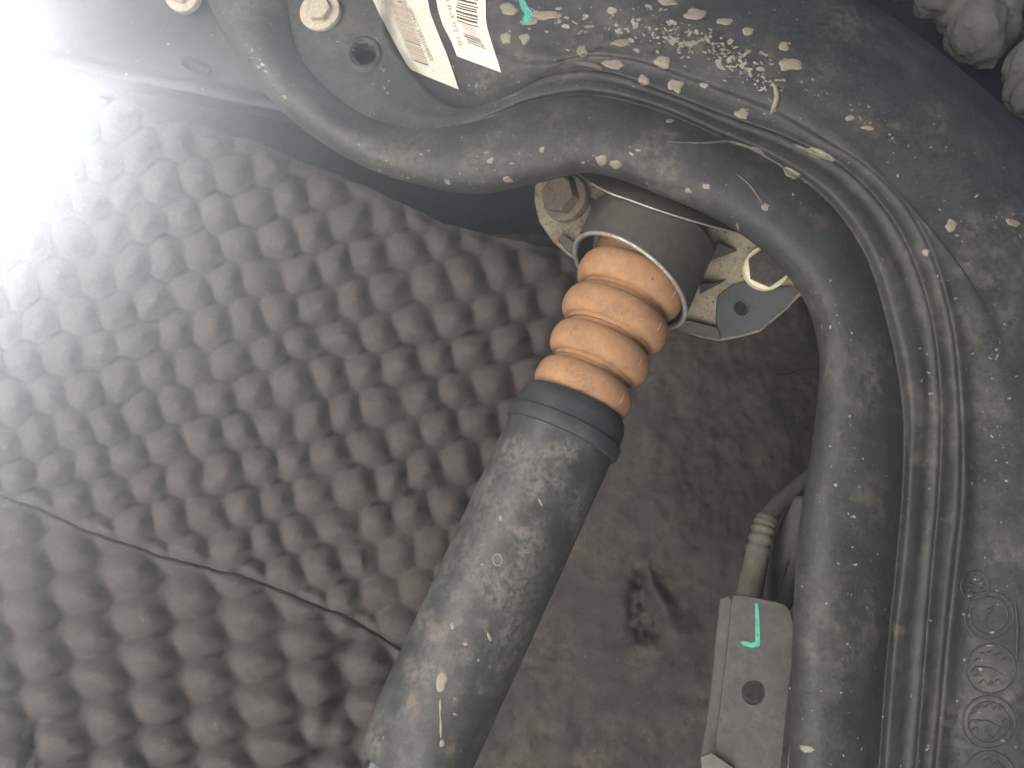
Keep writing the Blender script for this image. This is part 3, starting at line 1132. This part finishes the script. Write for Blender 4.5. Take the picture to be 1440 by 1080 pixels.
# ---- embossed round stamps on the right-hand face
def stamp(x, y, r, seed):
    rng = random.Random(seed)
    paths = []
    for rr in ((1.0, 0.78) if seed % 2 else (1.0,)):
        paths.append(circ(x, y, r * rr, r * rr, 40) + [(x + r * rr, y)])
    if seed == 1:
        paths += [[(x - 12, y + 16), (x + 2, y - 6), (x + 4, y - 12)], [(x - 3, y - 8), (x + 4, y - 12), (x + 6, y - 2)]]
    else:
        for k in range(12):
            a = 2 * math.pi * k / 12
            r0 = r * 0.62
            cx, cy = x + r0 * math.cos(a), y + r0 * math.sin(a)
            l = r * 0.13
            if rng.random() < 0.8:
                paths.append([(cx - l, cy + rng.uniform(-3, 3)), (cx + l * 0.3, cy - l), (cx + l, cy + rng.uniform(-3, 3))])
        paths.append([(x - r * 0.55, y - 3), (x - 2, y - 2), (x + r * 0.5, y + 8)])
    root = None
    for pth in paths:
        P3 = [on_beam(a, b, 0.0001)[0] for a, b in pth]
        if any(p is None for p in P3):
            continue
        o = tube('embossed_stamp' if root is None else 'stamp_mark', P3, [0.00045] * len(P3), MT['beam'], root or beam, 6)
        root = root or o


stamp(1391, 866, 34, 1)
stamp(1393, 941, 35, 2)
stamp(1390, 1016, 37, 3)
stamp(1390, 1094, 37, 4)
stamp(1371, 824, 20, 6)
strip_on_beam('embossed_line', [(1427, 845), (1430, 880), (1429, 930)], 0.0008, MT['beam'], beam)


# ---- paper labels
def label_sheet(name, left, right, label):
    """sheet between its two long edges, following the beam underneath"""
    nr, nc = 40, 12
    L_ = [pl(left, i / (nr - 1)) for i in range(nr)]
    R_ = [pl(right, i / (nr - 1)) for i in range(nr)]
    vs = []
    for a, b in zip(L_, R_):
        for j in range(nc):
            t = j / (nc - 1)
            vs.append(on_beam(a[0] + (b[0] - a[0]) * t, a[1] + (b[1] - a[1]) * t, 0.0009)[0])
    o = mesh_obj(name, vs, grid_faces(nr, nc), MT['label'])
    tag(o, label, 'paper label', 'barcode labels stuck on the beam')
    return o


lab1 = label_sheet('barcode_label', [(508, -45), (524, 0), (542, 40), (554, 63), (570, 91), (577, 100), (645, 127)],
                   [(588, -70), (602, 0), (606, 20), (618, 51), (629, 78), (640, 110), (645.5, 127.5)],
                   'cream paper label with faded brown barcode, nearer the round hole')
lab2 = label_sheet('barcode_label', [(606, -45), (614, 0), (617, 17), (624, 38), (636, 61), (643, 80), (705, 103)],
                   [(684, -60), (684, 0), (684, 28), (687, 43), (694, 63), (704, 97), (705.5, 103.5)],
                   'stained cream paper label with dark barcode, nearer the green mark')


def bars(parent, A, B, w0, w1, across, mat, n, seed, lift, thin=(0.8, 1.0, 1.4, 2.2), gap=(1.0, 1.4, 2.2, 3.2), name='barcode'):
    """bars across the strip A->B, each running along 'across'"""
    rng = random.Random(seed)
    L = math.dist(A, B)
    ux, uy = (B[0] - A[0]) / L, (B[1] - A[1]) / L
    pos, vs, fs = 0.0, [], []
    while pos < L:
        t = rng.choice(thin)
        w = w0 + (w1 - w0) * pos / L
        x0, y0 = A[0] + ux * pos, A[1] + uy * pos
        jl, jr = rng.uniform(-1.5, 1.5), rng.uniform(-1.5, 1.5)
        q = []
        for k in range(5):
            f = -w / 2 + jl + (w + jr - jl) * k / 4
            q.append((x0 + across[0] * f, y0 + across[1] * f))
        b = len(vs)
        ok = True
        for (x, y) in q:
            p1, _ = on_beam(x, y, lift)
            p2, _ = on_beam(x + ux * t, y + uy * t, lift)
            if p1 is None or p2 is None:
                ok = False
                break
            vs += [p1, p2]
        if ok:
            for k in range(4):
                fs.append((b + 2 * k, b + 2 * k + 1, b + 2 * k + 3, b + 2 * k + 2))
        else:
            vs = vs[:b]
        pos += t + rng.choice(gap)
    mesh_obj(name, vs, fs, mat, parent, smooth=False)


poly_patch('barcode_band', [(532, -30), (562, -22), (570, 6), (580, 40), (592, 68), (603, 94), (578, 84), (566, 58), (552, 25), (545, 0)], MT['ink_band'],
           lab1, 0.0011)
bars(lab1, (548, -28), (591, 89), 30, 27, (0.94, 0.34), MT['ink_faded'], 40, 11, 0.0013, thin=(0.8, 1.0, 1.5), gap=(1.3, 1.8, 2.6))
for a in ((557, 2, 18, 3.2), (592, 90, 22, 2.2), (581, 62, 24, 1.6)):
    bars(lab1, (a[0], a[1]), (a[0] + 0.35 * a[3], a[1] + 0.93 * a[3]), a[2], a[2], (0.94, 0.34), MT['ink'], 1, 3, 0.0015, thin=(a[3] * 0.6,), gap=(9,))
bars(lab2, (657, -40), (659, 34), 30, 30, (0.95, 0.26), MT['ink'], 40, 5, 0.0013, thin=(1.4, 1.8, 2.6), gap=(1.6, 2.2, 3.2))
bars(lab2, (660, 37), (672, 64), 20, 28, (0.94, 0.30), MT['ink_faded'], 20, 8, 0.0013, thin=(0.7, 1.0), gap=(1.6, 2.2))
bars(lab2, (665, 52), (671, 64), 26, 28, (0.94, 0.32), MT['ink'], 20, 2, 0.0015, thin=(1.3, 1.6), gap=(2.8, 3.4))


def printed(parent, text, A, B, h, mat, lift, flip=1):
    """line of print from A to B on the label"""
    cu = bpy.data.curves.new('tmp', 'FONT')
    cu.body = text
    ob = bpy.data.objects.new('tmp', cu)
    col.objects.link(ob)
    dg = bpy.context.evaluated_depsgraph_get()
    me = bpy.data.meshes.new_from_object(ob.evaluated_get(dg))
    xs = [v.co.x for v in me.vertices]
    x0, x1 = min(xs), max(xs)
    L = math.dist(A, B)
    ux, uy = (B[0] - A[0]) / L, (B[1] - A[1]) / L
    vs = []
    for v in me.vertices:
        s_ = (v.co.x - x0) / (x1 - x0) * L
        t = v.co.y * h
        px, py = A[0] + ux * s_ + uy * t, A[1] + uy * s_ - ux * t
        vs.append(on_beam(px, py, lift)[0])
    fs = [tuple(p.vertices) for p in me.polygons]
    bpy.data.objects.remove(ob)
    bpy.data.curves.remove(cu)
    bpy.data.meshes.remove(me)
    mesh_obj('printed_digits', vs, fs, mat, parent, smooth=False)


printed(lab1, '000417 2081018003', (574, 14), (605, 88), 7.0, MT['ink_faded'], 0.0014)
printed(lab2, '1-8 0-3 02:10', (624, -12), (646, 66), 7.5, MT['ink_faded'], 0.0014)

# ================================================================ BRACKET AND CABLE
bracket = thing('bracket', P(1050, 1180, .405), 'folded grey sheet bracket marked with a green stroke, beside the beam', 'bracket')


def br_d(x, y):
    return 0.428 - 0.00009 * (y - 840) - 0.00005 * (x - 1030)


plate('bracket_face', [(1033, 838), (1048, 839), (1063, 842), (1092, 848), (1104, 852), (1110, 860), (1113, 872), (1117, 892), (1114, 920), (1109, 965),
                       (1104, 1010), (1097, 1080), (1085, 1190), (986, 1190), (1006, 1062), (1016, 980), (1026, 895), (1030, 850)],
      [circ(1060, 974, 17.5, 18.5, 36)], br_d, 0.0022, MT['bracket'], bracket, bev=1.0)
plate('side_flange', [(1014, 843), (1024, 840), (1028, 846), (1024, 895), (1014, 980), (1004, 1062), (1000, 1070), (987, 1064), (1000, 980), (1008, 900)], [],
      lambda x, y: br_d(x, y) + 0.0045 + 0.0002 * (1030 - x), 0.002, MT['bracket'], bracket, bev=0.8)
plate('side_flange', [(987, 1066), (1000, 1060), (1030, 1080), (1040, 1120), (1000, 1190), (975, 1190), (990, 1110)], [],
      lambda x, y: br_d(x, y) - 0.004, 0.002, MT['bracket_grey'], bracket, bev=0.8)
for dx in (0, 7):
    pts = [(1111 + dx, 966), (1118 + dx * 0.8, 978), (1116 + dx, 1020), (1109 + dx, 1090), (1100 + dx, 1190)]
    tube('rolled_edge', [P(x, y, br_d(x, y) + 0.001 * dx * 0.2 - 0.001) for x, y in cr(pts, 5)], [0.0012] * 21, MT['bracket_grey'], bracket, 8)
# green stroke: down and hooked to the left
gr = [(1062, 848), (1066, 849), (1068, 870), (1069, 900), (1068, 909), (1058, 911), (1046, 908), (1041, 903), (1046, 901), (1057, 904), (1062, 902), (1062, 872)]
vs = [P(x + 0.8 * nz(x, y), y + 0.8 * nz(y, x), br_d(x, y) - 0.0004) for x, y in gr]
mesh_obj('green_stroke', vs, [tuple(range(len(gr)))], MT['green'], bracket, smooth=False)

cable = thing('cable', P(1052, 850, .455), 'dusty cable with a pale ribbed boot running behind the beam', 'cable')
pts = cr([(1044, 880, .452), (1053, 838, .455), (1064, 785, .460), (1074, 745, .466), (1090, 715, .475), (1115, 692, .485), (1150, 665, .495), (1190, 640, .50)], 10)
P3 = [P(*p) for p in pts]
tube('sheath', P3[28:], [0.0052] * (len(P3) - 28), MT['rubber'], cable)
bp, br_ = [], []
pts2 = cr([(1044, 880, .452), (1053, 838, .455), (1064, 785, .460), (1074, 742, .466), (1080, 728, .468)], 24)
for i, p in enumerate(pts2):
    bp.append(P(*p))
    k = i / (len(pts2) - 1)
    rib = 0.0006 * (1 if (i // 4) % 2 else -0.6) * sstep(0.5, 0.6, k)
    br_.append(0.0078 - 0.0022 * k + rib)
tube('ribbed_boot', bp, br_, MT['boot'], cable, 24, sharp=60)

# grey rubber bush squeezed between cable and beam
bv = []
nb, sb = 26, 28
for i in range(nb):
    t = i / (nb - 1)
    c_ = P(1094 + 32 * t, 868 - 170 * t, .478)
    r = 0.0122 * math.sin(math.pi * (0.06 + 0.90 * t)) ** 0.55
    for k in range(sb):
        a = 2 * math.pi * k / sb
        q = Vector((math.cos(a) * r * 0.85, math.sin(a) * r * 0.2, math.sin(a) * r))
        q *= 1 + 0.06 * nz(math.cos(a) * 2, t * 5, math.sin(a) * 2)
        bv.append(c_ + q)
bush = mesh_obj('rubber_bush', bv, grid_faces(nb, sb, True) + [tuple(range(sb)), tuple(range((nb - 1) * sb, nb * sb))], MT['rubber'])
tag(bush, 'cracked grey rubber bush between the ribbed boot and the beam', 'rubber bush')
for pth in ([(1108, 788), (1103, 800), (1100, 812)], [(1097, 815), (1093, 822), (1094, 830)]):
    pts = [P(x, y, .4655) for x, y in cr(pth, 5)]
    tube('crack', pts, [0.0004] * len(pts), MT['dark'], bush, 6)

# dark stem sticking out of the liner behind the beam
tube('twig', [P(x, y, .578) for x, y in cr([(1092, 528), (1110, 527), (1125, 521), (1145, 519), (1175, 512)], 5)],
     [0.0009 + 0.0003 * nz(i * 0.6, 1) for i in range(21)], MT['dark'], None, 8)
tag(bpy.data.objects['twig'], 'thin dark twig on the liner next to the beam lip', 'twig')

# ================================================================ HAZE volume added in place of lens glare, lit by the sun through the open side
hz = []
lo, hi = (-1.6, -1.0, 0.0 - 0.6), (1.6, 1.2, 1.7)
for x in (lo[0], hi[0]):
    for y in (lo[1], hi[1]):
        for z in (lo[2], hi[2]):
            hz.append((x, y, z))
hm = bpy.data.meshes.new('glare_haze')
hm.from_pydata(hz, [], [(0, 1, 3, 2), (4, 6, 7, 5), (0, 4, 5, 1), (2, 3, 7, 6), (0, 2, 6, 4), (1, 5, 7, 3)])
hmat = bpy.data.materials.new('glare_haze')
hmat.use_nodes = True
hn = hmat.node_tree
for nd in list(hn.nodes):
    if nd.type != 'OUTPUT_MATERIAL':
        hn.nodes.remove(nd)
pv = hn.nodes.new('ShaderNodeVolumePrincipled')
pv.inputs['Color'].default_value = (0.86, 0.92, 1.0, 1)
pv.inputs['Density'].default_value = 0.34
pv.inputs['Anisotropy'].default_value = 0.78
hn.links.new(pv.outputs[0], hn.nodes['Material Output'].inputs['Volume'])
hm.materials.append(hmat)
ho = bpy.data.objects.new('glare_haze', hm)
col.objects.link(ho)
ho['kind'] = 'stuff'
